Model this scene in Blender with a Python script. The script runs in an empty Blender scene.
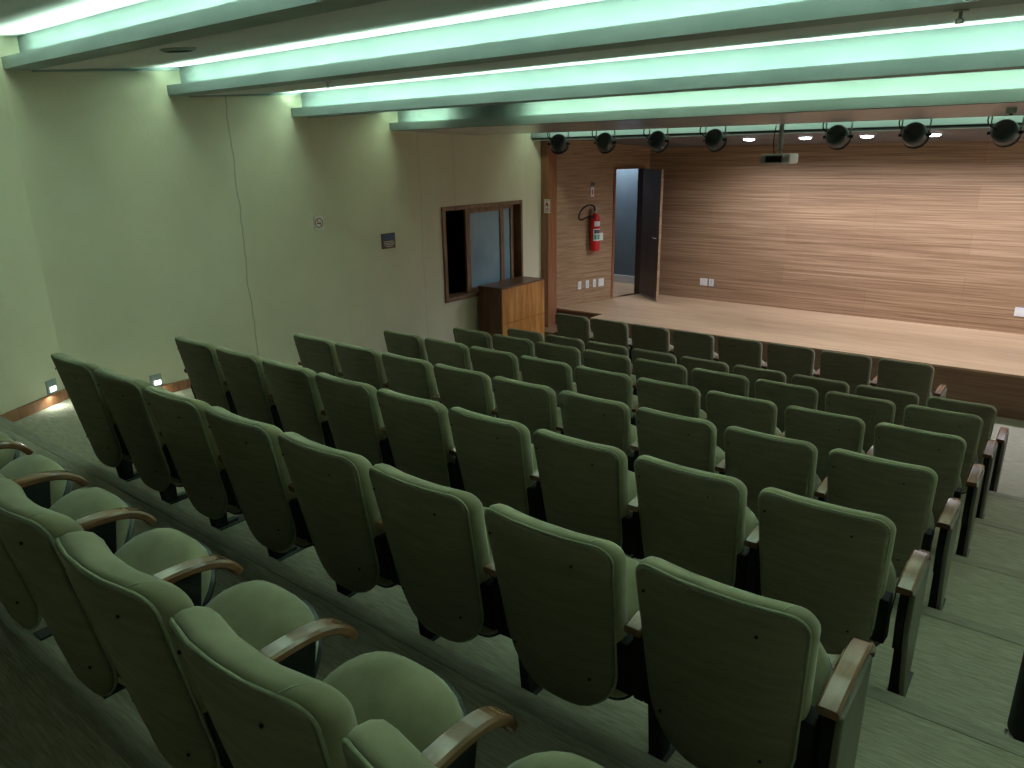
import bpy, bmesh, math, random
from mathutils import Vector, Matrix
random.seed(7)
S = bpy.context.scene
C = S.collection
H = 2.92                       # eye height above the floor in front of the stage; shapes below are written relative to the eye

# ---------------------------------------------------------------- camera
cam = bpy.data.objects.new('camera', bpy.data.cameras.new('camera'))
C.objects.link(cam)
fw = Vector((-0.58803, 0.75058, -0.30141)); rt = Vector((0.79026, 0.61255, -0.01637)); up = Vector((-0.17234, 0.24782, 0.95335))
cam.matrix_world = Matrix(((rt.x, up.x, -fw.x, 0), (rt.y, up.y, -fw.y, 0), (rt.z, up.z, -fw.z, H), (0, 0, 0, 1)))
cam.data.sensor_width = 36; cam.data.lens = 730.98 / 1024 * 36; cam.data.clip_start = .02
S.camera = cam
# ---------------------------------------------------------------- world, exposure, lights
W = bpy.data.worlds.new('world'); S.world = W; W.use_nodes = True
W.node_tree.nodes['Background'].inputs[0].default_value = (.5, .6, .55, 1)
W.node_tree.nodes['Background'].inputs[1].default_value = 0.0
S.view_settings.view_transform = 'Standard'; S.view_settings.look = 'None'
S.view_settings.exposure = 0.2; S.view_settings.gamma = 1; S.view_settings.use_curve_mapping = False

def light(name, kind, loc, direction, power, col, **kw):
    d = bpy.data.lights.new(name, kind); d.energy = power; d.color = col
    for k, v in kw.items(): setattr(d, k, v)
    o = bpy.data.objects.new(name, d); C.objects.link(o)
    o.location = (loc[0], loc[1], loc[2] + H)
    z = -Vector(direction).normalized(); x = Vector((1, 0, 0)); x = (x - z * x.dot(z)).normalized(); y = z.cross(x)
    o.matrix_world = Matrix(((x.x, y.x, z.x, o.location.x), (x.y, y.y, z.y, o.location.y), (x.z, y.z, z.z, o.location.z), (0, 0, 0, 1)))
    return o
XR = 1.7                       # right wall
MINT = (.62, 1.0, .74)
COOL = (.82, .87, 1.0)
# (y of lip, z of lip bottom)
BEAM = [(-.15, .97), (1.16, .83), (2.46, .69), (3.75, .555), (5.05, .40), (6.40, .28)]
SPREAD = 125
CP = 9.0                       # watts per metre of tube
for i, (by, bz) in enumerate(BEAM):
    segs = [(-6.72, XR - .05)]
    if i == 5: segs = [(-6.62, -5.95), (-4.85, XR - .05)]      # one dead tube
    if i == 0: segs = [(-5.0, XR - .1)]
    if i == 1: segs = [(-6.0, XR - .1)]
    for a, b in segs:
        pw = CP * (b - a) * (.3, .32, 1, 1, 1, .9)[i]
        light('cove_light', 'AREA', ((a + b) / 2, by + .07, bz + .045), (0, -.8, 1), pw, (.64, 1.0, .68) if i == 5 else MINT,
              shape='RECTANGLE', size=b - a, size_y=.05, spread=math.radians(SPREAD))
light('cove_light', 'AREA', (-2.5, 8.90, .47), (0, .8, -1), 20, (.66, 1, .74), shape='RECTANGLE', size=8, size_y=.05)
DL = [(-4.0, 10.6), (-3.23, 10.6), (-2.46, 10.6), (-1.70, 10.6), (-.93, 10.6), (-.16, 10.6), (.61, 10.6), (1.3, 10.6)]
def stage_ceil(y): return .05 + (11.6 - y) * .09
for x, y in DL:
    light('downlight_beam', 'SPOT', (x, y, stage_ceil(y) - .02), (0, -.1, -1), 255, COOL, spot_size=math.radians(166), spot_blend=1.0, shadow_soft_size=.05)
light('corridor_light', 'AREA', (-7.0, 12.0, .3), (0, 0, -1), 30, (.85, .93, 1), shape='RECTANGLE', size=.6, size_y=.3)
for p, d in (((-6.76, 2.25, -1.90), (.7, .35, -1)), ((-6.85, 3.21, -2.09), (.8, 0, -1))):
    light('step_light_beam', 'AREA', p, d, .9, (.85, 1, .9), shape='RECTANGLE', size=.06, size_y=.03)

# ---------------------------------------------------------------- materials
def mat(name, col, rough=.6, spec=.4, metal=0, emit=None, build=None):
    m = bpy.data.materials.new(name); m.use_nodes = True
    n = m.node_tree.nodes; b = n['Principled BSDF']
    b.inputs['Base Color'].default_value = (*col, 1); b.inputs['Roughness'].default_value = rough
    b.inputs['Specular IOR Level'].default_value = spec; b.inputs['Metallic'].default_value = metal
    if emit: b.inputs['Emission Color'].default_value = (*emit[:3], 1); b.inputs['Emission Strength'].default_value = emit[3]
    if build: build(m.node_tree, b)
    return m
def N(t, kind, **kw):
    n = t.nodes.new(kind)
    for k, v in kw.items():
        if k in n.inputs: n.inputs[k].default_value = v
        else: setattr(n, k, v)
    return n
def coords(t, scale, rot=(0, 0, 0), world=False):
    if world: c = N(t, 'ShaderNodeNewGeometry').outputs['Position']
    else: c = N(t, 'ShaderNodeTexCoord').outputs['Object']
    mp = N(t, 'ShaderNodeMapping'); mp.inputs['Scale'].default_value = scale; mp.inputs['Rotation'].default_value = rot
    t.links.new(c, mp.inputs['Vector']); return mp.outputs[0]
def ramp(t, fac, stops):
    r = N(t, 'ShaderNodeValToRGB'); e = r.color_ramp.elements
    while len(e) < len(stops): e.new(.5)
    for el, (p, c) in zip(e, stops): el.position = p; el.color = (*c, 1)
    t.links.new(fac, r.inputs[0]); return r.outputs[0]
def noise_col(scale, c1, c2, bump=0, detail=4, lo=.3, hi=.7, bscale=None, world=True, bd=.01):
    def f(t, b):
        v = coords(t, scale, world=world)
        nz = N(t, 'ShaderNodeTexNoise', Detail=detail, Scale=1.0); t.links.new(v, nz.inputs['Vector'])
        t.links.new(ramp(t, nz.outputs[0], [(lo, c1), (hi, c2)]), b.inputs['Base Color'])
        if bump:
            n2 = nz
            if bscale:
                n2 = N(t, 'ShaderNodeTexNoise', Detail=3.0, Scale=1.0); t.links.new(coords(t, bscale, world=world), n2.inputs['Vector'])
            bp = N(t, 'ShaderNodeBump', Strength=bump, Distance=bd); t.links.new(n2.outputs[0], bp.inputs['Height'])
            t.links.new(bp.outputs[0], b.inputs['Normal'])
    return f
def mixc(t, fac, a, b, kind='MIX'):
    m = N(t, 'ShaderNodeMix', data_type='RGBA', blend_type=kind)
    for i, v in ((0, fac), (6, a), (7, b)):
        if hasattr(v, 'node'): t.links.new(v, m.inputs[i])
        elif isinstance(v, tuple): m.inputs[i].default_value = (*v, 1)
        else: m.inputs[i].default_value = v
    return m.outputs[2]
def wood(c1, c2, c3, grain=(1.2, 30, 30), planks=None, rot=(0, 0, 0), seam=.25, bump=.0):
    """grain runs along the first axis; planks = (length, width) of boards in x / second axis (after rot)"""
    def f(t, b):
        v = coords(t, grain, rot, world=True)
        nz = N(t, 'ShaderNodeTexNoise', Detail=6.0, Scale=1.0, Roughness=.62, Distortion=.25); t.links.new(v, nz.inputs['Vector'])
        col = ramp(t, nz.outputs[0], [(.34, c1), (.5, c2), (.66, c3)])
        if planks:
            br = N(t, 'ShaderNodeTexBrick', **{'Scale': 1.0, 'Mortar Size': .004, 'Brick Width': planks[0], 'Row Height': planks[1], 'Bias': 0.0})
            br.inputs['Color1'].default_value = (.88, .86, .85, 1); br.inputs['Color2'].default_value = (1, 1, 1, 1); br.inputs['Mortar'].default_value = (1 - seam,) * 3 + (1,)
            t.links.new(coords(t, (1, 1, 1), planks[2], world=True), br.inputs['Vector'])
            col = mixc(t, 1.0, col, br.outputs[0], 'MULTIPLY')
        t.links.new(col, b.inputs['Base Color'])
    return f
M = {}
M['fabric'] = mat('sage_fabric', (.3, .36, .2), .95, .15, build=noise_col((7, 7, 7), (.215, .21, .125), (.325, .31, .185), .35, 5, bscale=(420, 420, 420), bd=.002))
M['fabric'].node_tree.nodes['Principled BSDF'].inputs['Sheen Weight'].default_value = .35
M['fabric'].node_tree.nodes['Principled BSDF'].inputs['Sheen Roughness'].default_value = .5
M['fabric_shaded'] = mat('sage_fabric_shaded', (.2, .22, .15), .95, .1, build=noise_col((6, 6, 40), (.20, .188, .135), (.25, .235, .175), .2, 4, bscale=(500, 500, 500), bd=.001))  # same sage fabric, shade of the chair backs put into a darker, greyer colour
M['piping'] = mat('pale_piping', (.34, .37, .25), .9, .2, build=noise_col((80, 80, 80), (.31, .34, .22), (.39, .42, .29)))
M['black'] = mat('black_metal', (.012, .014, .014), .7, .25, build=noise_col((20, 20, 20), (.009, .011, .011), (.018, .02, .02)))
M['lampblack'] = mat('teal_black_enamel', (.012, .03, .03), .35, .5, build=noise_col((15, 15, 15), (.010, .024, .024), (.018, .038, .038)))
M['plastic'] = mat('dark_plastic', (.015, .022, .022), .38, .5, build=noise_col((15, 15, 15), (.012, .02, .02), (.02, .028, .028)))
M['panel'] = mat('grey_laminate', (.15, .15, .12), .55, .3, build=noise_col((12, 12, 3), (.15, .145, .115), (.20, .195, .155)))
M['arm'] = mat('varnished_arm_wood', (.25, .14, .07), .20, .75, build=wood((.15, .065, .03), (.20, .095, .048), (.26, .13, .068), (30, 4, 30)))
M['carpet'] = mat('carpet', (.33, .33, .27), 1, .05, build=noise_col((10, 110, 110), (.28, .255, .19), (.42, .39, .305), .6, 6, .32, .68, bscale=(30, 200, 200), bd=.01))
M['carpet_edge'] = mat('carpet_edge', (.25, .25, .19), 1, .05, build=noise_col((8, 110, 110), (.25, .23, .185), (.36, .335, .27), .4, 5))
def plaster(t, b):
    v = coords(t, (1.1, 1.1, .7), world=True)
    nz = N(t, 'ShaderNodeTexNoise', Detail=6.0, Scale=1.0); t.links.new(v, nz.inputs['Vector'])
    col = ramp(t, nz.outputs[0], [(.3, (.67, .615, .46)), (.7, (.78, .725, .56))])
    g = N(t, 'ShaderNodeNewGeometry'); sp = N(t, 'ShaderNodeSeparateXYZ'); t.links.new(g.outputs['Position'], sp.inputs[0])
    nw = N(t, 'ShaderNodeTexNoise', Detail=8.0, Scale=1.4); t.links.new(coords(t, (.01, .01, 1.5), world=True), nw.inputs['Vector'])
    def m(op, a, bb):
        n = N(t, 'ShaderNodeMath', operation=op)
        for i, q in enumerate((a, bb)):
            if hasattr(q, 'node'): t.links.new(q, n.inputs[i])
            else: n.inputs[i].default_value = q
        return n.outputs[0]
    wob = m('MULTIPLY', m('SUBTRACT', nw.outputs[0], .5), .12)
    y = m('ADD', sp.outputs['Y'], wob)
    for yc, w, s in ((4.32, .012, .42), (6.84, .008, .25), (7.47, .008, .25), (9.0, .006, .15)):   # hairline cracks between the wall boards
        line = m('LESS_THAN', m('ABSOLUTE', m('SUBTRACT', y, yc), 0), w * .6)
        col = mixc(t, m('MULTIPLY', line, s), col, (.16, .15, .10))
    t.links.new(col, b.inputs['Base Color'])
    nb = N(t, 'ShaderNodeTexNoise', Detail=5.0, Scale=1.0); t.links.new(coords(t, (45, 45, 30), world=True), nb.inputs['Vector'])
    bp = N(t, 'ShaderNodeBump', Strength=.3, Distance=.006); t.links.new(nb.outputs[0], bp.inputs['Height']); t.links.new(bp.outputs[0], b.inputs['Normal'])
M['plaster'] = mat('cream_plaster', (.6, .58, .45), .9, .15, build=plaster)
M['ceil'] = mat('ceiling_paint', (.6, .6, .58), .7, .3, build=noise_col((1.2, 2.2, 2), (.60, .575, .585), (.70, .67, .68), .25, 4, bscale=(9, 3, 3), bd=.02))
M['cove'] = mat('cove_paint', (.55, .6, .6), .6, .3, build=noise_col((2, 2, 3), (.28, .335, .335), (.34, .39, .39)))
M['soffit'] = mat('glossy_soffit_paint', (.36, .33, .33), .22, .5, build=noise_col((2, 2, 3), (.50, .475, .51), (.56, .53, .57)))
M['stageceil'] = mat('stage_ceiling_paint', (.16, .15, .16), .7, .2, build=noise_col((2, 2, 3), (.15, .14, .15), (.18, .17, .18)))
M['wallwood'] = mat('laminate_wall', (.5, .3, .2), .45, .35, build=wood((.25, .145, .083), (.375, .232, .137), (.49, .32, .20), (.8, 9, 52), (2.45, .30, (math.pi / 2, 0, 0)), seam=.18))
M['sidewood'] = mat('laminate_side_wall', (.5, .3, .2), .45, .35, build=wood((.25, .145, .08), (.36, .22, .13), (.45, .29, .18), (7, .9, 52)))
M['stagewood'] = mat('stage_floor_wood', (.5, .33, .22), .30, .5, build=wood((.46, .29, .175), (.55, .37, .235), (.63, .44, .29), (1.0, 16, 16), (1.9, .19, (0, 0, 0)), seam=.12))
M['frontwood_shaded'] = mat('stage_wood_shaded', (.3, .19, .12), .45, .35, build=wood((.20, .115, .07), (.26, .155, .095), (.31, .19, .12), (1.0, 14, 22)))  # stage wood again, darkened in colour to stand for its unlit front
M['redwood'] = mat('red_brown_wood', (.25, .12, .06), .35, .5, build=wood((.26, .10, .05), (.32, .135, .07), (.37, .17, .09), (24, 24, 1.5)))
M['cabwood'] = mat('orange_veneer', (.4, .2, .07), .3, .5, build=wood((.34, .12, .03), (.52, .22, .06), (.66, .33, .11), (7, 7, 1.3)))
M['cabdark'] = mat('dark_cabinet_veneer', (.15, .07, .03), .35, .5, build=wood((.11, .045, .02), (.15, .065, .03), (.19, .085, .04), (12, 12, 1.3)))
M['framewood'] = mat('window_frame_wood', (.25, .14, .08), .4, .4, build=wood((.17, .09, .05), (.23, .13, .075), (.29, .175, .105), (14, 14, 3)))
M['darkwood'] = mat('dark_door_wood', (.07, .045, .035), .4, .4, build=wood((.055, .032, .025), (.075, .045, .035), (.095, .06, .045), (18, 18, 1.3)))
M['glass'] = mat('frosted_blue_glass', (.16, .25, .32), .18, .6, build=noise_col((2, 2, 1.5), (.13, .235, .33), (.23, .36, .45)))
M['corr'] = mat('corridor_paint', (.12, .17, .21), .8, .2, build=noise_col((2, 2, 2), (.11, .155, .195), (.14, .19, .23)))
M['corrbase'] = mat('corridor_skirting', (.6, .62, .64), .6, .3)
M['dark'] = mat('booth_dark', (.02, .022, .022), .9, .1, build=noise_col((3, 3, 3), (.015, .018, .018), (.025, .028, .028)))  # near-black colour stands in for the darkness of the unlit booth
M['white'] = mat('white_plastic', (.75, .76, .78), .35, .5, build=noise_col((9, 9, 9), (.72, .73, .75), (.8, .81, .83)))
M['paper'] = mat('white_card', (.8, .78, .76), .6, .3)
M['red'] = mat('red_enamel', (.62, .015, .02), .25, .6, build=noise_col((9, 9, 9), (.56, .012, .018), (.66, .02, .025)))
M['signred'] = mat('sign_red', (.55, .06, .05), .5, .3)
M['signblue'] = mat('sign_blue', (.06, .08, .16), .5, .3)
M['plaquebrown'] = mat('plaque_brown', (.16, .09, .06), .5, .3)
M['tag_green'] = mat('label_green', (.05, .28, .22), .5, .3)
M['chrome'] = mat('chrome', (.7, .7, .7), .2, .5, metal=1)
M['grey'] = mat('grey_metal', (.33, .34, .33), .4, .5, metal=.4)
M['lamp_on'] = mat('lit_lamp', (1, 1, 1), .5, .3, emit=(.88, .93, 1, 14))
M['lamp_step'] = mat('lit_step_lamp', (1, 1, 1), .5, .3, emit=(.95, 1, .93, 2.6))

# ---------------------------------------------------------------- mesh helpers
def bx(bm, x0, x1, y0, y1, z0, z1, mi=0):
    vs = [bm.verts.new(p) for p in ((x0, y0, z0), (x1, y0, z0), (x1, y1, z0), (x0, y1, z0), (x0, y0, z1), (x1, y0, z1), (x1, y1, z1), (x0, y1, z1))]
    for q in ((0, 3, 2, 1), (4, 5, 6, 7), (0, 1, 5, 4), (1, 2, 6, 5), (2, 3, 7, 6), (3, 0, 4, 7)):
        f = bm.faces.new([vs[i] for i in q]); f.material_index = mi
def prism(bm, pts, z0, z1):                     # outline in plan (counter-clockwise), extruded up
    a = [bm.verts.new((x, y, z0)) for x, y in pts]; b = [bm.verts.new((x, y, z1)) for x, y in pts]; n = len(pts)
    bm.faces.new(a[::-1]); bm.faces.new(b)
    for i in range(n): bm.faces.new((a[i], a[(i + 1) % n], b[(i + 1) % n], b[i]))
def prism_yz(bm, pts, x0, x1):                  # outline in y-z, extruded along x
    a = [bm.verts.new((x0, y, z)) for y, z in pts]; b = [bm.verts.new((x1, y, z)) for y, z in pts]; n = len(pts)
    bm.faces.new(a); bm.faces.new(b[::-1])
    for i in range(n): bm.faces.new((a[(i + 1) % n], a[i], b[i], b[(i + 1) % n]))
def tube(bm, pts, r, n=8, cap=True):
    pts = [Vector(p) for p in pts]; rings = []; prev = None
    for i, p in enumerate(pts):
        d = (pts[min(i + 1, len(pts) - 1)] - pts[max(i - 1, 0)]).normalized()
        if prev is None: a = d.orthogonal().normalized()
        else: a = (prev - d * prev.dot(d)).normalized()
        prev = a; b = d.cross(a); rr = r[i] if isinstance(r, (list, tuple)) else r
        rings.append([bm.verts.new(p + a * rr * math.cos(2 * math.pi * k / n) + b * rr * math.sin(2 * math.pi * k / n)) for k in range(n)])
    for i in range(len(rings) - 1):
        for k in range(n): bm.faces.new((rings[i][k], rings[i][(k + 1) % n], rings[i + 1][(k + 1) % n], rings[i + 1][k]))
    if cap: bm.faces.new(rings[0][::-1]); bm.faces.new(rings[-1])
def lathe(bm, prof, n=20, mtx=Matrix()):         # prof: (r, z)
    rings = []
    for r, z in prof:
        rings.append([bm.verts.new(mtx @ Vector((r * math.cos(2 * math.pi * k / n), r * math.sin(2 * math.pi * k / n), z))) for k in range(n)])
    for i in range(len(rings) - 1):
        for k in range(n): bm.faces.new((rings[i][k], rings[i][(k + 1) % n], rings[i + 1][(k + 1) % n], rings[i + 1][k]))
    bm.faces.new(rings[0][::-1]); bm.faces.new(rings[-1])
def smooth_path(pts, per=6):                     # Catmull-Rom
    P = [Vector(p) for p in pts]; out = []
    for i in range(len(P) - 1):
        a, b, c, d = P[max(i - 1, 0)], P[i], P[i + 1], P[min(i + 2, len(P) - 1)]
        for k in range(per):
            t = k / per
            out.append(.5 * ((2 * b) + (c - a) * t + (2 * a - 5 * b + 4 * c - d) * t * t + (3 * b - 3 * c + d - a) * t ** 3))
    out.append(P[-1]); return out
TOP = []
def obj(name, bm, m, parent=None, smooth=False, bevel=0, angle=40):
    bmesh.ops.recalc_face_normals(bm, faces=bm.faces[:])
    me = bpy.data.meshes.new(name)
    off = Vector((0, 0, 0))
    if parent is None:                           # origin at the base of the thing
        xs = [v.co.x for v in bm.verts]; ys = [v.co.y for v in bm.verts]; zs = [v.co.z for v in bm.verts]
        off = Vector(((min(xs) + max(xs)) / 2, (min(ys) + max(ys)) / 2, min(zs)))
        bmesh.ops.translate(bm, verts=bm.verts[:], vec=-off)
    if smooth:
        for f in bm.faces: f.smooth = True
    bm.to_mesh(me); bm.free()
    for q in (m if isinstance(m, (list, tuple)) else [m]): me.materials.append(M[q])
    o = bpy.data.objects.new(name, me); C.objects.link(o)
    if parent is not None: o.parent = parent
    else: o.location = off + Vector((0, 0, H))
    if smooth: 
        for e in me.edges: pass
    if bevel:
        b = o.modifiers.new('bevel', 'BEVEL'); b.width = bevel; b.segments = 2; b.limit_method = 'ANGLE'; b.angle_limit = math.radians(angle)
    return o
def tag(o, label, cat, group=None, kind=None):
    o['label'] = label; o['category'] = cat
    if group: o['group'] = group
    if kind: o['kind'] = kind
    return o
def thing(name, label, cat, loc=(0, 0, 0), rot=(0, 0, 0), group=None):
    o = bpy.data.objects.new(name, None); C.objects.link(o); o.location = (loc[0], loc[1], loc[2] + H); o.rotation_euler = rot
    o.empty_display_size = .1
    return tag(o, label, cat, group)
def struct(name, bm, m, parent=None, **kw):
    o = obj(name, bm, m, parent, **kw)
    if parent is None: o['kind'] = 'structure'
    return o
def new(): return bmesh.new()
def copy_tree(o, parent=None):
    c = o.copy(); C.objects.link(c)
    if parent is not None: c.parent = parent
    for ch in [q for q in ALLCH.get(o.name, [])]: copy_tree(ch, c)
    return c

# ---------------------------------------------------------------- setting: floor, walls, ceiling
ROWS = [  # y of back top, floor z, x of first chair's left edge, number of chairs
    (.592, -1.835, -4.69, 8), (1.612, -2.012, -4.69, 8), (2.638, -2.20, -5.25, 9), (3.669, -2.385, -5.25, 9),
    (4.678, -2.55, -5.235, 9), (5.666, -2.715, -5.235, 9), (6.583, -2.90, -5.215, 9), (7.662, -2.92, -5.27, 8)]
EDGE = [.70, 1.72, 2.72, 3.74, 4.75, 5.73, 6.70]       # front edge of each tier 0..6
TZ = [-1.835, -2.012, -2.20, -2.385, -2.55, -2.715, -2.92]
bm = new()
ys = [-2.2, -.32] + EDGE[:0]
steps = [(-2.3, -.32, -1.47), (-.32, EDGE[0], -1.65)]
steps += [(EDGE[i], EDGE[i + 1], TZ[i]) for i in range(6)] + [(EDGE[6], 13.2, -2.92)]
prof = []
for y0, y1, z in steps: prof += [(y0, z), (y1, z)]
prof += [(13.2, -3.1), (-2.3, -3.1)]
prism_yz(bm, prof, -8.4, XR + .15)
struct('floor', bm, 'carpet')
n = 0
for i, ye in enumerate(EDGE):                            # padded nosing along each tier
    n += 1; zt = steps[i + 1][2]
    bm = new(); bx(bm, -6.7, XR - .02, ye - .075, ye + .002, zt - .02, zt + .003)
    struct('trim_%d' % n, bm, 'carpet_edge')

A0 = (-6.92, 2.44); A1 = (-6.71, 9.36)                    # left wall, front part
B1 = (-6.35, 1.36); B2 = (-5.6, -.07); B3 = (-4.7, -2.2)
def wall_pt(y): return A0[0] + (A1[0] - A0[0]) * (y - A0[1]) / (A1[1] - A0[1])
# left wall with the control-booth window opening
WY0, WY1, WZ0, WZ1 = 7.20, 8.88, -1.94, -.665
bm = new()
def seg(y0, y1, z0, z1):
    prism(bm, [(wall_pt(y0), y0), (wall_pt(y1), y1), (wall_pt(y1) - .22, y1), (wall_pt(y0) - .22, y0)], z0, z1)
seg(A0[1], WY0, -3.0, 1.3); seg(WY1, A1[1], -3.0, 1.3); seg(WY0, WY1, -3.0, WZ0); seg(WY0, WY1, WZ1, 1.3)
struct('wall_left', bm, 'plaster')
bm = new()                                                # slanted part behind the bend, with a door
def slab(bm, p, q, th, z0, z1):
    p = Vector(p); q = Vector(q); d = (q - p).normalized(); nn = Vector((-d.y, d.x)) * th
    prism(bm, [tuple(p), tuple(q), tuple(q + nn), tuple(p + nn)], z0, z1)
D0 = Vector(A0) + (Vector(B1) - Vector(A0)).normalized() * .80
D1 = D0 + (Vector(B1) - Vector(A0)).normalized() * .95
dd = (Vector(B1) - Vector(A0)).normalized()
slab(bm, D0, A0, .2, -3.0, 1.3); slab(bm, D1, D0, .2, .35, 1.3)
D2 = D1 + dd * 3.2
slab(bm, D2, D1, .2, -3.0, 1.3)
struct('wall_rear_left', bm, 'plaster')
bm = new(); slab(bm, D0 - dd * .0, D0 - dd * .07, .10, -2.02, .35)
nrm = Vector((-dd.y, dd.x))
bm.free(); bm = new()
def fr(bm, a, b, t0, t1, z0, z1):                        # board along the slanted wall; t = offset off the wall
    p = D0 + dd * a; q = D0 + dd * b; k = -nrm if nrm.x < 0 else nrm
    k = Vector((abs(nrm.x), abs(nrm.y)))
    prism(bm, [tuple(p + k * t0), tuple(p + k * t1), tuple(q + k * t1), tuple(q + k * t0)], z0, z1)
fr(bm, -.02, .07, -.12, .03, -2.012, .42); fr(bm, .88, .97, -.12, .03, -1.9, .42); fr(bm, .07, .88, -.12, .03, .35, .42)
dr = struct('door_1', bm, 'redwood', bevel=.004)
def sub_local(parent, name, bm, m, **kw):                 # child whose mesh was written in scene coordinates
    bmesh.ops.translate(bm, verts=bm.verts[:], vec=-(parent.location - Vector((0, 0, H))))
    return obj(name, bm, m, parent, **kw)
bm = new(); fr(bm, .07, .88, -.09, -.05, -1.85, .35); sub_local(dr, 'door_panel', bm, 'darkwood')

bm = new(); bx(bm, XR, XR + .15, -2.3, 11.8, -3.0, 1.4); struct('wall_right', bm, 'plaster')
bm = new(); bx(bm, -5.6, XR + .15, -2.45, -2.3, -3.0, 1.5); struct('wall_rear', bm, 'plaster')
# stage walls
bm = new(); bx(bm, -6.06, XR + .15, 11.6, 11.75, -2.6, .5); struct('wall_back', bm, 'wallwood')
E0 = Vector((-6.64, 9.62)); E1 = Vector((-6.05, 11.6)); ed = (E1 - E0).normalized(); en = Vector((ed.y, -ed.x))   # en points onto the stage
def ep(s, t=0): p = E0 + ed * s + en * t; return (p.x, p.y)
def eb(bm, s0, s1, t0, t1, z0, z1): prism(bm, [ep(s0, t0), ep(s0, t1), ep(s1, t1), ep(s1, t0)], z0, z1)
LS = (E1 - E0).length
bm = new(); eb(bm, -.02, 1.26, -.12, 0, -2.95, .5); eb(bm, 1.26, 1.95, -.12, 0, -.26, .5); eb(bm, 1.95, LS, -.12, 0, -2.95, .5)
struct('wall_stage_left', bm, 'sidewood')
bm = new(); eb(bm, 1.24, 1.285, -.13, .015, -2.41, -.24); eb(bm, 1.93, 1.96, -.13, .015, -2.41, -.24); eb(bm, 1.285, 1.93, -.13, .015, -.285, -.24)
dr = struct('door_2', bm, 'redwood', bevel=.003)
bm = new()
hp = Vector((-6.06, 11.40)); fp = Vector((-5.53, 11.0)); ld = (fp - hp).normalized(); ln = Vector((-ld.y, ld.x))
q = [hp, fp, fp + ln * .04, hp + ln * .04]; prism(bm, [tuple(v) for v in q], -2.40, -.29)
leaf = sub_local(dr, 'door_leaf', bm, 'darkwood')
bm = new(); q = [fp, fp + ld * .008, fp + ld * .008 + ln * .04, fp + ln * .04]; prism(bm, [tuple(v) for v in q], -2.40, -.29)
sub_local(dr, 'edge_strip', bm, 'sidewood')['label'] = 'pale wooden edge of the dark door leaf'
bm = new()
for sgn in (-1, 1):
    c = fp - ld * .06 + ln * (.02 + .05 * sgn)
    tube(bm, [(c.x - ln.x * .03 * sgn, c.y - ln.y * .03 * sgn, -1.37), (c.x, c.y, -1.37)], .014)
    tube(bm, [(c.x, c.y, -1.37), (c.x - ld.x * .12, c.y - ld.y * .12, -1.37)], .012)
sub_local(dr, 'door_handle', bm, 'chrome', smooth=True)['label'] = 'chrome lever handle'
bm = new(); q = [hp + ld * .02 - ln * .004, fp - ld * .01 - ln * .004, fp - ld * .01, hp + ld * .02]; prism(bm, [tuple(v) for v in q], -2.40, -2.375)
sub_local(dr, 'kick_strip', bm, 'grey')
bm = new(); eb(bm, 1.922, 1.932, -.13, .012, -2.41, -.285); sub_local(dr, 'dark_lining', bm, 'darkwood')
# corridor behind the stage door
bm = new(); bx(bm, -8.2, -5.9, 12.35, 12.45, -2.6, .6); struct('wall_corridor', bm, 'corr')
bm = new(); bx(bm, -8.3, -8.2, 9.9, 12.45, -2.6, .6); struct('wall_corridor_left', bm, 'corr')
bm = new(); bx(bm, -5.95, -5.85, 11.76, 12.4, -2.6, .6); struct('wall_corridor_right', bm, 'corr')
bm = new(); bx(bm, -8.2, -5.95, 12.32, 12.35, -2.41, -2.27); struct('baseboard_corridor', bm, 'corrbase')
bm = new(); prism(bm, [(-8.2, 10.2), (-6.55, 10.2), (-6.2, 11.58), (-5.95, 11.76), (-5.95, 12.32), (-8.2, 12.32)], -2.55, -2.412); struct('floor_corridor', bm, 'stagewood')
bm = new(); bx(bm, -8.2, -6.75, 9.9, 9.98, -2.6, .6); struct('wall_corridor_near', bm, 'corr')
# pillar between plaster wall and stage
bm = new(); prism(bm, [(-6.90, 9.36), (-6.575, 9.36), (-6.605, 9.64), (-6.90, 9.64)], -2.95, .5)
struct('trim_pillar', bm, 'redwood', bevel=.004)
# stage with a recessed corner and a step
bm = new(); prism(bm, [(XR, 9.48), (XR, 11.62), (-6.06, 11.62), (-6.60, 9.68), (-5.75, 9.68), (-5.75, 9.33), (-4.0, 9.36)][::-1], -2.95, -2.435)
st = struct('floor_stage', bm, 'frontwood_shaded')
bm = new(); prism(bm, [(XR, 9.46), (XR, 11.6), (-6.06, 11.6), (-6.62, 9.66), (-5.75, 9.66), (-5.77, 9.31), (-4.0, 9.34)][::-1], -2.435, -2.41)
sub_local(st, 'stage_deck', bm, 'stagewood')['label'] = 'pale plank deck of the stage'
bm = new(); bx(bm, -6.68, -5.79, 9.08, 9.64, -2.92, -2.67); struct('floor_stage_step', bm, 'frontwood_shaded', bevel=.006)
# baseboards
def bbs(name, p, q, z, h=.095, m='redwood'):
    p = Vector(p); q = Vector(q); d = (q - p).normalized(); k = Vector((d.y, -d.x)) * .022
    bm = new(); prism(bm, [tuple(p), tuple(p + k), tuple(q + k), tuple(q)], z, z + h); return struct(name, bm, m, bevel=.004)
bbs('baseboard_rear_left', D0 - dd * .03, A0, -2.012)
n = 0
bbs('baseboard_left', A0, (wall_pt(2.72), 2.72), -2.012)
for i in range(2, 7):
    y0 = EDGE[i]; y1 = EDGE[i + 1] if i < 6 else 9.06
    bbs('baseboard_left.%03d' % i, (wall_pt(y0), y0), (wall_pt(y1), y1), TZ[i])

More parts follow.
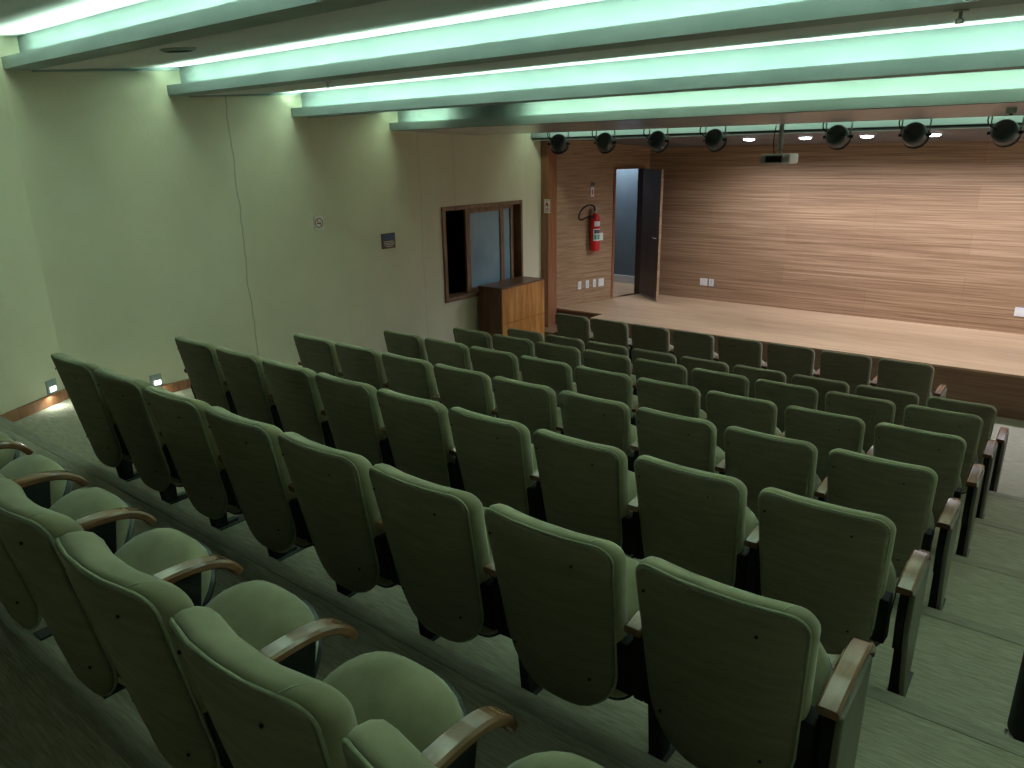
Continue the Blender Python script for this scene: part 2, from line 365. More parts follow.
# ceiling: saw-tooth bays with light coves
XL = -7.3
n = 9
for i, (by, bz) in enumerate(BEAM):
    fy = by + .14                                         # face of the cove
    topz = (BEAM[i][1] + .245) if i < 5 else .52
    nxt = BEAM[i + 1] if i < 5 else None
    n += 1
    pts = [(by, bz), (by, bz + .085), (by + .018, bz + .085), (by + .018, bz + .018), (fy, bz + .018), (fy, topz), (fy + .06, topz), (fy + .06, bz + .0)]
    if i == 5: pts = pts[:6] + [(8.03, .52), (8.03, .40), (fy + .05, .40), (fy + .05, bz + .018)]
    if i < 5:
        bm = new(); prism_yz(bm, pts, XL, XR)
        struct('trim_cove_%d' % i, bm, 'cove')
        bm = new()                                        # sloping ceiling up to the next face
        ny, nz = nxt; tz = (nz + .245) if i < 4 else .52
        prism_yz(bm, [(fy + .06, bz + .0), (ny + .14, tz), (ny + .14, tz + .06), (fy + .06, bz + .10)], XL, XR)
        struct('ceiling_bay_%d' % i, bm, 'ceil')
bm = new(); prism_yz(bm, [(-2.4, .95), (-.02, 1.215), (-.02, 1.3), (-2.4, 1.3)], XL, XR); struct('ceiling_rear', bm, 'ceil')
by, bz = BEAM[5]
bm = new(); prism_yz(bm, [(by, bz), (by, bz + .085), (by + .018, bz + .085), (by + .018, bz + .018), (by + .14, bz + .018), (by + .14, .52), (by + .20, .52), (by + .20, bz + .006)], XL, XR)
struct('trim_cove_5', bm, 'cove')
bm = new(); prism_yz(bm, [(by + .02, bz - .004), (7.95, .235), (7.95, .32), (7.90, .32), (7.90, .27), (by + .2, bz + .018)], XL, XR)
struct('ceiling_soffit', bm, 'soffit')
bm = new(); bx(bm, XL, XR, by + .2, 9.3, .56, .62); struct('ceiling_slot', bm, 'ceil')
bm = new(); prism_yz(bm, [(9.12, .205), (9.12, .56), (9.30, .56), (9.30, .165), (9.15, .165), (9.15, .205)], XL, XR); struct('trim_curtain_box', bm, 'cove')
bm = new(); bx(bm, XL, XR, 9.135, 9.140, .188, .196); struct('trim_curtain_rail', bm, 'black')  # thin black strip running along the step of the box
bm = new(); prism_yz(bm, [(9.30, .19), (9.30, .23), (9.40, .26), (9.40, stage_ceil(9.4))], XL, XR); bm.free()
bm = new(); prism_yz(bm, [(9.30, stage_ceil(9.3)), (11.65, stage_ceil(11.65)), (11.65, .5), (9.30, .5)], XL, XR); struct('ceiling_stage', bm, 'stageceil')
bm = new(); bx(bm, XL - .9, XR, 6.4, 13.2, .63, .7); struct('ceiling_void', bm, 'dark')
for i, (ya, za, yb, zb) in enumerate(((2.66, .70, 3.86, .79), (3.95, .565, 5.16, .64), (5.25, .41, 6.5, .51))):   # plaster cornice strip along the wall
    bm = new(); xa = wall_pt(ya) - .01; xb = wall_pt(yb) - .01
    v = [bm.verts.new(p) for p in ((xa, ya, za - .02), (xa + .07, ya, za - .02), (xb + .07, yb, zb - .02), (xb, yb, zb - .02), (xa, ya, za + .02), (xa + .07, ya, za + .02), (xb + .07, yb, zb + .02), (xb, yb, zb + .02))]
    for q in ((0, 3, 2, 1), (4, 5, 6, 7), (0, 1, 5, 4), (1, 2, 6, 5), (2, 3, 7, 6), (3, 0, 4, 7)): bm.faces.new([v[k] for k in q])
    struct('trim_cornice_%d' % i, bm, 'cove')

# control-booth window
wx = wall_pt(8.0)
def wb(bm, y0, y1, z0, z1, t0, t1):                       # board in the left wall, t measured into the room
    prism(bm, [(wall_pt(y0) + t0, y0), (wall_pt(y0) + t1, y0), (wall_pt(y1) + t1, y1), (wall_pt(y1) + t0, y1)], z0, z1)
bm = new()
wb(bm, WY0, WY0 + .06, WZ0, WZ1, -.22, .025); wb(bm, WY1 - .04, WY1, WZ0, WZ1, -.22, .025)
wb(bm, WY0 + .06, WY1 - .04, WZ1 - .055, WZ1, -.22, .025); wb(bm, WY0 + .06, WY1 - .04, WZ0, WZ0 + .055, -.22, .025)
win = struct('window_1', bm, 'framewood', bevel=.004)
z0, z1 = WZ0 + .055, WZ1 - .055
bm = new()
SA, SB, SC, SD, SE, SF = 7.73, 7.82, 8.46, 8.54, 8.70, 8.76
wb(bm, SA, SB, z0, z1, -.10, -.06); wb(bm, SC, SD, z0, z1, -.10, -.055); wb(bm, SE, SF, z0, z1, -.10, -.06)
wb(bm, SB, SC, z1 - .07, z1, -.10, -.06); wb(bm, SD, SE, z1 - .05, z1, -.10, -.06); wb(bm, SB, SC, z0, z0 + .06, -.10, -.06); wb(bm, SD, SE, z0, z0 + .06, -.10, -.06)
sash = sub_local(win, 'sliding_sash', bm, 'framewood', bevel=.003)
bm = new(); wb(bm, SB, SC, z0 + .06, z1 - .07, -.085, -.075); sub_local(win, 'glass_pane', bm, 'glass')
bm = new(); wb(bm, SD, SE, z0 + .06, z1 - .05, -.090, -.080); sub_local(win, 'glass_pane', bm, 'glass')
bm = new()
wb(bm, 8.76, 8.84, z0, z1, -.21, -.12); sub_local(win, 'reveal_board', bm, 'darkwood')
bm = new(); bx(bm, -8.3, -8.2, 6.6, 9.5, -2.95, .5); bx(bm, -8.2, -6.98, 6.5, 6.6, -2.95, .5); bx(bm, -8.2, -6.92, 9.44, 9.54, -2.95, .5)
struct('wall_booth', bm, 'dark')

# ---------------------------------------------------------------- auditorium chairs
def outline(w, v0, v1, rt_, rb, d=0, arch=0.0, n=7):
    """rounded shape centred on x, v from v0 to v1; top corner radius rt_, bottom rb; inset d"""
    hw = w / 2 - d; a, b = v0 + d, v1 - d; r1 = max(rt_ - d, .006); r2 = max(rb - d, .006); pts = []
    for cx, cz, r, a0 in ((hw - r1, b - r1, r1, 0), (-hw + r1, b - r1, r1, 90), (-hw + r2, a + r2, r2, 180), (hw - r2, a + r2, r2, 270)):
        for k in range(n + 1):
            t = math.radians(a0 + 90 * k / n); pts.append([cx + r * math.cos(t), cz + r * math.sin(t)])
        if a0 == 0:                                       # extra points along the top so it can arch and bow
            for q in (.5, 0, -.5): pts.append([q * (hw - r1), b])
        if a0 == 180:
            for q in (-.5, 0, .5): pts.append([q * (hw - r2), a])
    for p in pts:
        if p[1] > (v0 + v1) / 2: p[1] += arch * (1 - (p[0] / (w / 2)) ** 2) 
    return pts
def rings_mesh(bm, rings, fn):
    """rings: list of point lists with a depth; fn(u, v, depth) -> position. Last ring closed by a fan"""
    R = [[bm.verts.new(fn(u, v, dep)) for u, v in pts] for pts, dep in rings]
    for i in range(len(R) - 1):
        m = len(R[i])
        for k in range(m): bm.faces.new((R[i][k], R[i][(k + 1) % m], R[i + 1][(k + 1) % m], R[i + 1][k]))
    for end in (0, -1):
        pts, dep = rings[end]; us = [p[0] for p in pts]; vs = [p[1] for p in pts]; m = len(pts)
        c = bm.verts.new(fn(sum(us) / m, sum(vs) / m, dep + (0 if end == 0 else .004)))
        for k in range(m): bm.faces.new((R[end][k], R[end][(k + 1) % m], c))
CW = .243                                                  # chair centre line from its left edge
SL = .185
BOW = .045
ZT = .943
def backf(u, v, dep):                                     # bowed across, narrower towards the bottom, leaning back
    k = 1 - .12 * min(1, max(0, (.80 - v) / .5))
    return (CW + u * k, dep + SL * (ZT - v) - BOW * (1 - abs(u / .247) ** 2.4), v - dep * SL)
def make_chair():
    t = thing('auditorium_chair', '', 'chair')
    BP = dict(w=.489, v0=.245, v1=ZT, rt_=.062, rb=.19, arch=.006)
    bm = new(); rings_mesh(bm, [(outline(d=.014, **BP), .004), (outline(d=.010, **BP), -.004), (outline(d=.020, **BP), -.007), (outline(d=.10, **BP), -.008)], backf)
    obj('back_shell', bm, 'fabric_shaded', t, smooth=True)
    bm = new()
    CP_ = dict(BP, v0=.55, rb=.05)
    rings_mesh(bm, [(outline(d=.014, **CP_), .006), (outline(d=.003, **CP_), .010), (outline(d=-.003, **CP_), .030), (outline(d=-.001, **CP_), .060), (outline(d=.010, **CP_), .084),
                    (outline(d=.035, **CP_), .100), (outline(d=.08, **CP_), .106), (outline(d=.15, **CP_), .100)], backf)
    obj('back_cushion', bm, 'fabric', t, smooth=True)
    pp = [backf(u, v, .003) for u, v in outline(d=.008, **BP)]
    bm = new(); tube(bm, pp + [pp[0]], .0045, 6, cap=False)
    for sx in (.175,):
        path = [backf(sx, ZT + .003, .004), backf(sx + .004, ZT + .006, .03), backf(sx + .008, ZT + .003, .055), backf(sx + .012, ZT - .012, .079), backf(sx + .014, ZT - .04, .094)]
        tube(bm, path, .0022, 5)
    obj('piping', bm, 'piping', t, smooth=True)
    for su, sv in ((-.205, .845), (.120, .850), (-.19, .40), (.15, .40)):
        bm = new(); x, y, z = backf(su, sv, -.009)
        lathe(bm, [(.004, -.003), (.005, .002), (.003, .0035)], 8, Matrix.Translation((x, y, z)) @ Matrix.Rotation(math.radians(90), 4, 'X'))
        obj('screw', bm, 'black', t)
    # seat, tipped up
    an = math.radians(40); hy, hz = .190, .325
    def seatf(u, v, dep): return (.250 + u, hy + v * math.cos(an) - dep * math.sin(an), hz + v * math.sin(an) + dep * math.cos(an))
    SP = dict(w=.470, v0=-.06, v1=.400, rt_=.20, rb=.085)
    bm = new()
    rings_mesh(bm, [(outline(d=.03, **SP), -.004), (outline(d=.004, **SP), .004), (outline(d=0, **SP), .030), (outline(d=.002, **SP), .060), (outline(d=.02, **SP), .088),
                    (outline(d=.055, **SP), .104), (outline(d=.12, **SP), .112), (outline(d=.19, **SP), .113)], seatf)
    obj('seat_cushion', bm, 'fabric', t, smooth=True)
    bm = new(); rings_mesh(bm, [(outline(d=.06, **SP), -.040), (outline(d=.012, **SP), -.026), (outline(d=-.002, **SP), -.006), (outline(d=.03, **SP), .000)], seatf)
    obj('seat_pan', bm, 'plastic', t, smooth=True)
    for a, b in ((-.002, .050), (.434, .500)):
        bm = new(); prism_yz(bm, [(.105, .37), (.20, .35), (.16, .57), (.085, .57)], a, b)
        obj('hinge_cover', bm, 'black', t, bevel=.004)
    make_side(t, -.026)
    return t
def make_side(t, x, end=False, left=False):
    # armrest: bent wooden bar
    path = [(.060, .645), (.19, .657), (.32, .657), (.40, .642), (.452, .612), (.478, .575)]
    P = smooth_path([(x, y, z) for y, z in path], 4); bm = new(); prev = None
    for i, p in enumerate(P):
        d = (P[min(i + 1, len(P) - 1)] - P[max(i - 1, 0)]).normalized(); up_ = Vector((0, -d.z, d.y)); hw, th = .029, .0145
        ring = []
        for a, b in ((-1, -.6), (-.8, -1), (.8, -1), (1, -.6), (1, .5), (.75, 1), (-.75, 1), (-1, .5)):
            ring.append(bm.verts.new(p + Vector((hw * a, 0, 0)) + up_ * th * b))
        if prev:
            for k in range(8): bm.faces.new((prev[k], prev[(k + 1) % 8], ring[(k + 1) % 8], ring[k]))
        else: bm.faces.new(ring[::-1])
        prev = ring
    bm.faces.new(prev)
    obj('armrest', bm, 'arm', t, smooth=False, bevel=.002, angle=60)
    bm = new()                                            # standard: black side plate
    prism_yz(bm, [(.115, .36), (.30, .30), (.36, .40), (.34, .52), (.36, .645), (.10, .637), (.085, .50)], x - .016, x + .016)
    obj('side_bracket', bm, 'black', t, bevel=.003)
    bm = new(); prism_yz(bm, [(.255, 0), (.335, 0), (.335, .38), (.215, .38)], x - .021, x + .021)
    leg = obj('leg', bm, 'black', t, bevel=.003)
    bm = new(); bx(bm, x - .036, x + .036, .195, .52, 0, .010); bx(bm, x - .02, x + .02, .335, .40, .010, .03)
    obj('foot_plate', bm, 'plastic', leg, bevel=.002)
    if end:
        s = -1 if left else 1
        bm = new(); prism_yz(bm, [(.270, .03), (.345, .03), (.385, .45), (.385, .635), (.085, .628), (.075, .47)], *(sorted((x + s * .017, x + s * .037))))
        obj('end_panel', bm, 'panel', t, bevel=.006)['label'] = 'grey laminate aisle panel'
chair0 = make_chair()
ALLCH = {}
def reg():
    ALLCH.clear()
    for o in bpy.data.objects:
        if o.parent: ALLCH.setdefault(o.parent.name, []).append(o)
reg()
ORD = ['first', 'second', 'third', 'fourth', 'fifth', 'sixth', 'seventh', 'eighth', 'ninth']
RN = ['the rearmost row', 'the seventh row from the stage', 'the sixth row from the stage', 'the fifth row from the stage', 'the fourth row from the stage',
      'the third row from the stage', 'the second row from the stage', 'the front row']
first = True
for r, (ry, rz, rx, cnt) in enumerate(ROWS):
    for k in range(cnt):
        c = chair0 if first else copy_tree(chair0)
        first = False
        c.location = (rx - .010 + .5508 * k, ry, rz + H)
        j = cnt - 1 - k
        pos = 'at the right aisle end of' if j == 0 else ('at the left end of' if k == 0 else '%s from right in' % ORD[j])
        if r == 0: lab = 'green auditorium chair %s the rearmost row, cushion seen from above' % pos
        else: lab = 'green tip-up chair %s %s' % (pos, RN[r])
        c['label'] = lab; c['category'] = 'chair'
        c['group'] = 'auditorium chairs in ' + RN[r].split(',')[0]
        if j == 0: make_side(c, .530 if r < 2 else .545, end=True)

# ---------------------------------------------------------------- cabinet under the window
zt = -1.785; x0 = wall_pt(8.3) + .035; x1 = -6.28; y0, y1 = 7.83, 8.84; zf = -2.92
t = thing('wooden_counter', 'glossy orange-brown wooden counter standing under the sliding window beside the stage', 'cabinet', (x0, y0, zf))
def loc(bm): bmesh.ops.translate(bm, verts=bm.verts[:], vec=Vector((-x0, -y0, -zf)))
bm = new(); bx(bm, x0, x1 - .02, y0, y1, zf, zt - .025); loc(bm); obj('body', bm, 'cabdark', t, bevel=.003)
bm = new(); bx(bm, x0, x1, y0 - .012, y1, zt - .025, zt); loc(bm); obj('countertop', bm, 'cabdark', t, bevel=.003)
zs = zt - .52
for a, b in ((y0, y0 + .36), (y0 + .364, y1)):
    bm = new(); bx(bm, x1 - .02, x1, a, b, zs + .004, zt - .027); loc(bm); obj('front_panel', bm, 'cabwood', t, bevel=.002)
    bm = new(); bx(bm, x1 - .02, x1, a, b, zf + .05, zs - .004); loc(bm); obj('front_panel', bm, 'cabwood', t, bevel=.002)
# ---------------------------------------------------------------- fire extinguisher and signs on the stage side wall
def ev(s, tt, z): p = ep(s, tt); return Vector((p[0], p[1], z))
ang = math.atan2(ed.y, ed.x)
def etrans(s, tt, z): return Matrix.Translation(Vector((*ep(s, tt), z)) ) @ Matrix.Rotation(ang, 4, 'Z')
p = ep(.775, .085); zb = -1.55
t = thing('fire_extinguisher', 'red fire extinguisher with black hose hung on the wood wall left of the door', 'fire extinguisher', (p[0], p[1], zb))
t.rotation_euler = (0, 0, ang)                            # local x along the wall, local -y towards the stage
bm = new(); lathe(bm, [(.062, 0), (.075, .012), (.076, .03), (.076, .50), (.070, .54), (.05, .575), (.028, .59), (.024, .61)], 24); obj('cylinder_body', bm, 'red', t, smooth=True)
bm = new(); lathe(bm, [(.028, .605), (.03, .62), (.03, .65), (.018, .67)], 14); bx(bm, -.012, .10, -.012, .012, .665, .675); bx(bm, -.012, .11, -.010, .010, .69, .70); bx(bm, -.014, .0, -.01, .01, .65, .70); obj('valve', bm, 'grey', t)
bm = new(); hose = smooth_path([(-.02, -.02, .645), (-.08, -.05, .72), (-.20, -.05, .74), (-.33, -.04, .67), (-.38, -.04, .56), (-.33, -.05, .52), (-.17, -.06, .57), (-.07, -.06, .53)], 6); tube(bm, hose, .012, 8); obj('hose', bm, 'black', t, smooth=True)
bm = new(); bx(bm, -.03, .03, .05, .084, .40, .56); obj('wall_bracket', bm, 'grey', t)
def band(bm, a0, a1, z0, z1, r=.0772, n=12):
    for k in range(n):
        a = math.radians(a0 + (a1 - a0) * k / n); b = math.radians(a0 + (a1 - a0) * (k + 1) / n)
        vs = [bm.verts.new((r * math.cos(q), r * math.sin(q), z)) for q, z in ((a, z0), (b, z0), (b, z1), (a, z1))]; bm.faces.new(vs)
def ebox(name, a0, a1, z0, z1, m, r=.0775, lab=None):
    bm = new(); band(bm, a0, a1, z0, z1, r)
    o = obj(name, bm, m, t); sd = o.modifiers.new('s', 'SOLIDIFY'); sd.thickness = .001
    if lab: o['label'] = lab
    return o
ebox('label_sticker', -140, -40, .40, .48, 'paper', lab='white sticker near the top')
ebox('instruction_label', -150, -20, .17, .36, 'paper', lab='printed instruction label')
ebox('label_band', -148, -22, .19, .27, 'tag_green', .0785, 'green band of the label')
ebox('label_picture', -140, -70, .285, .345, 'signblue', .0785, 'blue pictograms'); ebox('label_picture', -66, -30, .285, .345, 'signred', .0785, 'red pictogram')
bm = new(); bx(bm, .06, .13, -.055, -.052, .17, .29); obj('inspection_tag', bm, 'paper', t)
# sign over the extinguisher
def epanel(name, s0, s1, z0, z1, m, label, cat, th=.006, group=None):
    p = ep((s0 + s1) / 2, 0); tt = thing(name, label, cat, (p[0], p[1], z0), (0, 0, ang), group)
    w = (s1 - s0) / 2
    bm = new(); bx(bm, -w, w, -th, 0, 0, z1 - z0); obj('plate', bm, m, tt, bevel=.001)
    return tt, w
tt, w = epanel('extinguisher_sign', .745, .815, -.73, -.545, 'paper', 'small white and red extinguisher sign above the fire extinguisher', 'sign')
bm = new(); bx(bm, -w * .8, w * .8, -.008, -.006, .005, .035); obj('red_strip', bm, 'signred', tt)
bm = new(); bx(bm, -.012, .012, -.008, -.006, .07, .135); bx(bm, -.006, .012, -.008, -.006, .135, .15); bx(bm, -.024, -.008, -.008, -.006, .11, .12); obj('pictogram', bm, 'signred', tt)
p = ep(.78, .02); tt = thing('alarm_button', 'small dark round fitting above the extinguisher sign', 'wall fitting', (p[0], p[1], -.54), (0, 0, ang))
bm = new(); lathe(bm, [(.034, -.02), (.034, .0), (.024, .012)], 16, Matrix.Translation((0, 0, .045)) @ Matrix.Rotation(math.radians(90), 4, 'X')); obj('housing', bm, 'grey', tt, smooth=False)
bm = new(); lathe(bm, [(.018, 0.010), (.016, .018)], 12, Matrix.Translation((0, 0, .045)) @ Matrix.Rotation(math.radians(90), 4, 'X')); obj('dome', bm, 'black', tt)
# switch and socket plates on the side wall
for i, (s0, s1, lab) in enumerate(((.495, .565, 'narrow white socket plate left of the stage door, nearest the brown pillar'), (.665, .735, 'narrow white socket plate, second from the brown pillar'),
                        (.825, .890, 'narrow white socket plate, third from the brown pillar'), (.945, 1.065, 'wide white switch plate nearest the stage door frame'))):
    tt, w = epanel('socket_plate', s0, s1, -2.165, -2.035, 'white', lab, 'socket', .008, 'socket plates low on the stage side wall')
    if i < 3:
        bm = new()
        for zz in (.045, .085): bx(bm, -.008 + (i == 1) * .0, .008, -.010, -.008, zz - .007, zz + .007)
        obj('socket_holes', bm, 'grey', tt)
    else:
        bm = new(); bx(bm, -w * .7, w * .7, -.011, -.008, .03, .10); obj('rocker', bm, 'paper', tt)
# pillar sign
px0, px1 = -6.625, -6.535
tt = thing('pillar_sign', 'small white sign with red pictogram fixed on the brown pillar', 'sign', ((px0 + px1) / 2 - .01, 9.355, -.885)); w = .052
bm = new(); bx(bm, -w, w, -.004, .004, 0, .205); obj('plate', bm, 'paper', tt)
bm = new()
vs = [(-.035, .095), (-.02, .15), (.0, .17), (.03, .11), (.015, .085), (.0, .12)]
f = [bm.verts.new((a, -.006, b)) for a, b in vs]; g = [bm.verts.new((a, -.004, b)) for a, b in vs]
bm.faces.new(f); bm.faces.new(g[::-1])
for k in range(6): bm.faces.new((f[k], f[(k + 1) % 6], g[(k + 1) % 6], g[k]))
for zz in (.025, .045, .065): bx(bm, -.035, .035, -.006, -.004, zz, zz + .008)
bx(bm, -.045, .045, -.006, -.004, .185, .190)
obj('pictogram', bm, 'signred', tt)

# ---------------------------------------------------------------- signs on the plaster wall
wang = math.atan2(A1[1] - A0[1], A1[0] - A0[0])
def wpanel(name, y0, y1, z0, z1, m, label, cat, th=.006):
    yc = (y0 + y1) / 2; tt = thing(name, label, cat, (wall_pt(yc), yc, z0), (0, 0, wang)); w = (y1 - y0) / 2
    bm = new(); bx(bm, -w, w, -th, 0, 0, z1 - z0); obj('plate', bm, m, tt, bevel=.001)
    return tt, w
tt, w = wpanel('no_smoking_sign', 5.20, 5.33, -.785, -.64, 'paper', 'small square white no-smoking sign on the plaster wall', 'sign')
bm = new(); n = 24
for k in range(n):
    a = 2 * math.pi * k / n; b = 2 * math.pi * (k + 1) / n
    q = [(r * math.cos(c), r * math.sin(c) + .0725) for r, c in ((.044, a), (.054, a), (.054, b), (.044, b))]
    bm.faces.new([bm.verts.new((u, -.0075, v)) for u, v in q])
q = [(-.036, .105), (-.030, .111), (.036, .040), (.030, .034)]; bm.faces.new([bm.verts.new((u, -.0078, v)) for u, v in q])
obj('prohibition_ring', bm, 'signred', tt)
bm = new(); bx(bm, -.03, .02, -.0072, -.006, .064, .074); bx(bm, .022, .030, -.0072, -.006, .064, .074); bx(bm, .024, .028, -.0072, -.006, .078, .092); obj('cigarette', bm, 'signblue', tt)
tt, w = wpanel('wall_plaque', 6.15, 6.37, -1.10, -.915, 'plaquebrown', 'small blue and brown plaque with pale lettering on the plaster wall', 'plaque', .008)
bm = new(); bx(bm, -w * .97, w * .97, -.0095, -.008, .10, .18); obj('blue_field', bm, 'signblue', tt)
bm = new()
for zz, ww, o_ in ((.082, .075, .0), (.062, .085, .01), (.042, .080, .01), (.022, .05, .01)): bx(bm, -ww + o_, ww + o_, -.0092, -.008, zz, zz + .007)
obj('text_lines', bm, 'paper', tt)
# step lights low on the wall
def step_light(p, a, label):
    tt = thing('step_light', label, 'light', p, (0, 0, a), 'step lights low on the left wall')
    bm = new(); bx(bm, -.055, .055, -.010, 0, 0, .012); bx(bm, -.055, .055, -.010, 0, .108, .12); bx(bm, -.055, -.043, -.010, 0, .012, .108); bx(bm, .043, .055, -.010, 0, .012, .108); bx(bm, -.043, .043, -.004, 0, .012, .108); obj('frame', bm, 'cove', tt)
    bm = new(); bx(bm, -.043, .043, -.012, -.002, .06, .108); obj('hood', bm, 'cove', tt, bevel=.002)
    bm = new(); prism_yz(bm, [(-.012, .018), (-.003, .014), (-.003, .058), (-.012, .054)], -.02, .043); obj('lit_lens', bm, 'lamp_step', tt)['label'] = 'glowing white lens'
sang = math.atan2(A0[1] - D0.y, A0[0] - D0.x)
c = Vector(A0) + dd * .17
step_light((c.x, c.y, -1.915), sang, 'glowing step light low on the wall left of the baseboard corner, behind the chairs')
step_light((wall_pt(3.21), 3.21, -2.105), wang, 'glowing step light low on the wall further forward, beyond the corner')
# sockets on the back wall
for x0_, x1_, lab in ((-5.03, -4.90, 'square white wall plate on the wood back wall, right of the open door'), (-4.872, -4.79, 'narrow white socket plate beside the square plate on the back wall'), (-.60, -.47, 'white wall plate low on the wood back wall at the far right edge')):
    tt = thing('wall_plate', lab, 'socket', ((x0_ + x1_) / 2, 11.6, -2.175)); w = (x1_ - x0_) / 2
    bm = new(); bx(bm, -w, w, -.008, 0, 0, .12); obj('plate', bm, 'white', tt, bevel=.002)
    bm = new()
    if w < .05:
        for zz in (.042, .078): bx(bm, -.010, .010, -.010, -.008, zz - .007, zz + .007)
        obj('socket_holes', bm, 'grey', tt)
    else: bx(bm, -w * .7, w * .7, -.010, -.008, .025, .095); obj('cover', bm, 'paper', tt)

# ---------------------------------------------------------------- stage lighting
def par(x, yaw, tilt, label):
    y, z = 8.55, .105
    tt = thing('stage_spotlight', label, 'spotlight', (x, y, z), (0, 0, 0), 'black stage spotlights hanging above the stage edge')
    rot = Matrix.Rotation(yaw, 4, 'Z') @ Matrix.Rotation(math.radians(90) + tilt, 4, 'X')   # local +z -> away from the seats, tilted down
    rot = Matrix.Rotation(yaw, 4, 'Z') @ Matrix.Rotation(-(math.radians(90) + tilt), 4, 'X')
    bm = new(); lathe(bm, [(.04, -.115), (.08, -.10), (.105, -.07), (.112, -.03), (.112, .04), (.104, .085), (.100, .085)], 24, rot); obj('can', bm, 'lampblack', tt, smooth=True, bevel=0)
    bm = new(); lathe(bm, [(.114, .04), (.118, .045), (.118, .07), (.114, .075)], 24, rot); obj('front_ring', bm, 'black', tt)
    zc = .17
    bm = new(); m = Matrix.Rotation(yaw, 4, 'Z')
    pts = [(-.130, 0, 0), (-.130, 0, .17), (-.115, 0, .20), (0, 0, .21), (.115, 0, .20), (.130, 0, .17), (.130, 0, 0)]
    tube(bm, [m @ Vector(p_) for p_ in pts], .007, 6); obj('yoke', bm, 'grey', tt, smooth=True)
    for s in (-1, 1):
        bm = new(); q = [m @ Vector((s * .110, 0, 0)), m @ Vector((s * .15, 0, 0))]; tube(bm, q, .015, 10); obj('knob', bm, 'black', tt)
    bm = new(); bx(bm, -.02, .02, -.02, .02, .20, .24); obj('clamp', bm, 'black', tt)
    bm = new(); cab = smooth_path([m @ Vector((-.03, -.13, .02)), m @ Vector((-.11, -.15, .09)), m @ Vector((-.10, -.12, .17)), m @ Vector((.02, -.10, .15)), m @ Vector((.06, -.05, .21)), m @ Vector((.07, 0, .225))], 5); tube(bm, cab, .007, 6); obj('cable', bm, 'black', tt, smooth=True)
SPX = [-5.83, -5.11, -4.36, -3.63, -2.27, -1.54, -.78]
LB = ['black stage spotlight nearest the plaster wall, leftmost of seven', 'second black stage spotlight from the left, above the fire extinguisher', 'third black stage spotlight from the left, above the open door',
      'black stage spotlight immediately left of the projector', 'black stage spotlight immediately right of the projector', 'black stage spotlight second from the right, next to a lit downlight', 'rightmost black stage spotlight at the edge of the photo']
for i, (x, lb) in enumerate(zip(SPX, LB)): par(x, (.35, .1, -.12, -.15, -.05, -.1, -.2)[i], (.75, .55, .5, .5, .35, .35, .3)[i], lb)
tt = thing('lighting_pipe', 'dark horizontal pipe that carries the stage spotlights under the ceiling gap', 'pipe', (-2.6, 8.55, .36))
bm = new(); tube(bm, [(-3.95, 0, 0), (4.2, 0, 0)], .02, 10); obj('pipe', bm, 'black', tt, smooth=True)
for x in (-3.6, -1.2, 1.2, 3.6):
    bm = new(); tube(bm, [(x, 0, .02), (x, 0, .20)], .008, 6); obj('hanger', bm, 'grey', tt)
# projector on its pole
tt = thing('ceiling_projector', 'white and dark projector hanging from the ceiling on a white pole', 'projector', (-2.85, 8.5, -.165))
bm = new(); bx(bm, -.165, .08, -.15, .15, .0, .105); obj('body', bm, 'grey', tt, bevel=.02)
bm = new(); bx(bm, .08, .165, -.145, .15, .0, .11); obj('lens_housing', bm, 'white', tt, bevel=.02)['label'] = 'white end of the projector'
bm = new(); bx(bm, -.10, .075, -.156, -.150, .022, .085)
obj('rear_panel', bm, 'black', tt, bevel=.002)['label'] = 'dark connector panel'
bm = new(); lathe(bm, [(.038, 0), (.040, .03), (.03, .034)], 16, Matrix.Translation((.10, .15, .055)) @ Matrix.Rotation(math.radians(-90), 4, 'X')); obj('lens', bm, 'black', tt)
bm = new()
for k in range(5): bx(bm, .095 + k * .012, .101 + k * .012, -.149, -.144, .03, .08)
obj('vent', bm, 'grey', tt)
bm = new(); tube(bm, [(0, 0, .15), (0, 0, .725)], .026, 12); obj('pole', bm, 'cove', tt, smooth=True)
bm = new(); bx(bm, -.04, .04, -.04, .04, .10, .112); tube(bm, [(-.03, 0, .112), (0, 0, .15)], .008, 6); tube(bm, [(.03, 0, .112), (0, 0, .15)], .008, 6); bx(bm, -.09, .09, -.012, .012, .098, .104); obj('mount', bm, 'grey', tt)
bm = new(); tube(bm, smooth_path([(-.05, -.04, .40), (-.06, -.05, .28), (-.05, -.06, .17), (-.02, -.12, .11), (-.04, -.16, .06)], 5), .006, 6); obj('cable', bm, 'black', tt, smooth=True)
# downlights
DLL = ['lit round ceiling downlight left of the projector', 'lit round ceiling downlight right of the projector', 'lit round ceiling downlight right of the fifth spotlight', 'lit round ceiling downlight beside the sixth spotlight',
       'lit round ceiling downlight left of the rightmost spotlight', 'lit round ceiling downlight over the right end of the stage', 'lit round ceiling downlight over the right end of the stage', 'lit round ceiling downlight over the right end of the stage']
sl = math.atan(.09)
for (x, y), lb in zip(DL, DLL):
    tt = thing('downlight', lb, 'light', (x, y, stage_ceil(y) - .012), (-sl, 0, 0), 'stage ceiling downlights')
    bm = new(); lathe(bm, [(.085, 0), (.095, .003), (.095, .012), (.06, .012), (.06, .006)], 20); obj('trim_ring', bm, 'white', tt)
    bm = new(); lathe(bm, [(.058, -.016), (.074, -.008), (.074, .0)], 20); obj('lit_diffuser', bm, 'lamp_on', tt)
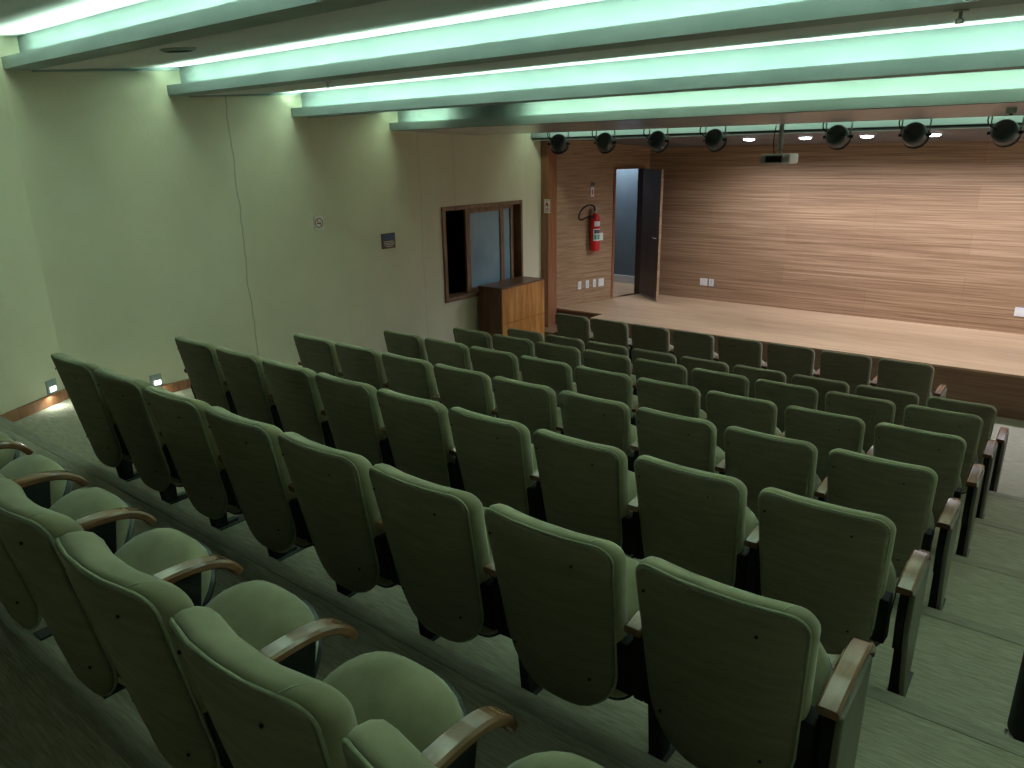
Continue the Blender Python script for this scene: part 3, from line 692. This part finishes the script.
# ceiling fittings
sb = math.atan2(.245 + .555 - .69, 1.29)
def bay_z(i, y):
    by, bz = BEAM[i]; ny, nz = BEAM[i + 1]; tz = (nz + .245) if i < 4 else .52
    return bz + (tz - bz) * (y - (by + .2)) / (ny + .14 - by - .2), math.atan2(tz - bz, ny - by - .06)
z, a = bay_z(2, 2.98)
tt = thing('ceiling_vent', 'round dark ceiling vent with a pale rim near the left wall', 'vent', (-5.10, 2.90, z - .004), (a, 0, 0))
bm = new(); lathe(bm, [(.088, -.018), (.098, -.022), (.120, -.006), (.120, .004), (.088, .004)], 24); bm.faces.ensure_lookup_table(); obj('rim', bm, 'cove', tt)
bm = new(); lathe(bm, [(.088, -.0195), (.090, -.010)], 24); obj('opening', bm, 'dark', tt)
for (x, y, i, lb) in ((-4.98, 4.05, 3, 'small sprinkler head on the ceiling near the left wall'), (-.60, 3.95, 3, 'small sprinkler head on the ceiling at the top right')):
    z, a = bay_z(i, y)
    tt = thing('sprinkler_head', lb, 'sprinkler', (x, y, z - .05), (0, 0, 0), 'ceiling sprinkler heads')
    bm = new(); lathe(bm, [(.03, .044), (.03, .050), (.02, .055)], 14); obj('rosette', bm, 'grey', tt)
    bm = new(); tube(bm, [(0, 0, .018), (0, 0, .046)], .008, 8); tube(bm, [(-.012, 0, .0), (-.014, 0, .012), (0, 0, .02)], .003, 5); tube(bm, [(.012, 0, .0), (.014, 0, .012), (0, 0, .02)], .003, 5); obj('nozzle', bm, 'grey', tt)
    bm = new(); lathe(bm, [(.018, -.003), (.018, .0)], 12); obj('deflector', bm, 'grey', tt)
tt = thing('soffit_sensor', 'small grey box on the glossy soffit at the right edge', 'sensor', (-.62, 6.98, .222))
bm = new(); bx(bm, -.035, .035, -.03, .03, 0, .045); obj('housing', bm, 'grey', tt, bevel=.004)
bm = new(); tube(bm, [(0, 0, -.012), (0, 0, .002)], .012, 8); obj('eye', bm, 'black', tt)

# ---------------------------------------------------------------- bin on the aisle
bxp, byp = .200, 3.01
tt = thing('waste_bin', 'black cylindrical bin with chrome base rim on the carpeted aisle, cut by the right edge', 'bin', (bxp, byp, -2.20))
bm = new(); lathe(bm, [(.115, .03), (.122, .04), (.122, .60), (.118, .62), (.10, .62), (.10, .60)], 32); obj('body', bm, 'black', tt, smooth=True)
bm = new(); lathe(bm, [(.10, 0), (.112, .004), (.116, .03), (.11, .034)], 32); obj('base_rim', bm, 'chrome', tt, smooth=True)
bm = new(); lathe(bm, [(.012, 0), (.012, .01)], 10, Matrix.Translation((-.116, -.03, .02)) @ Matrix.Rotation(math.radians(-90), 4, 'Y')); obj('rivet', bm, 'chrome', tt)
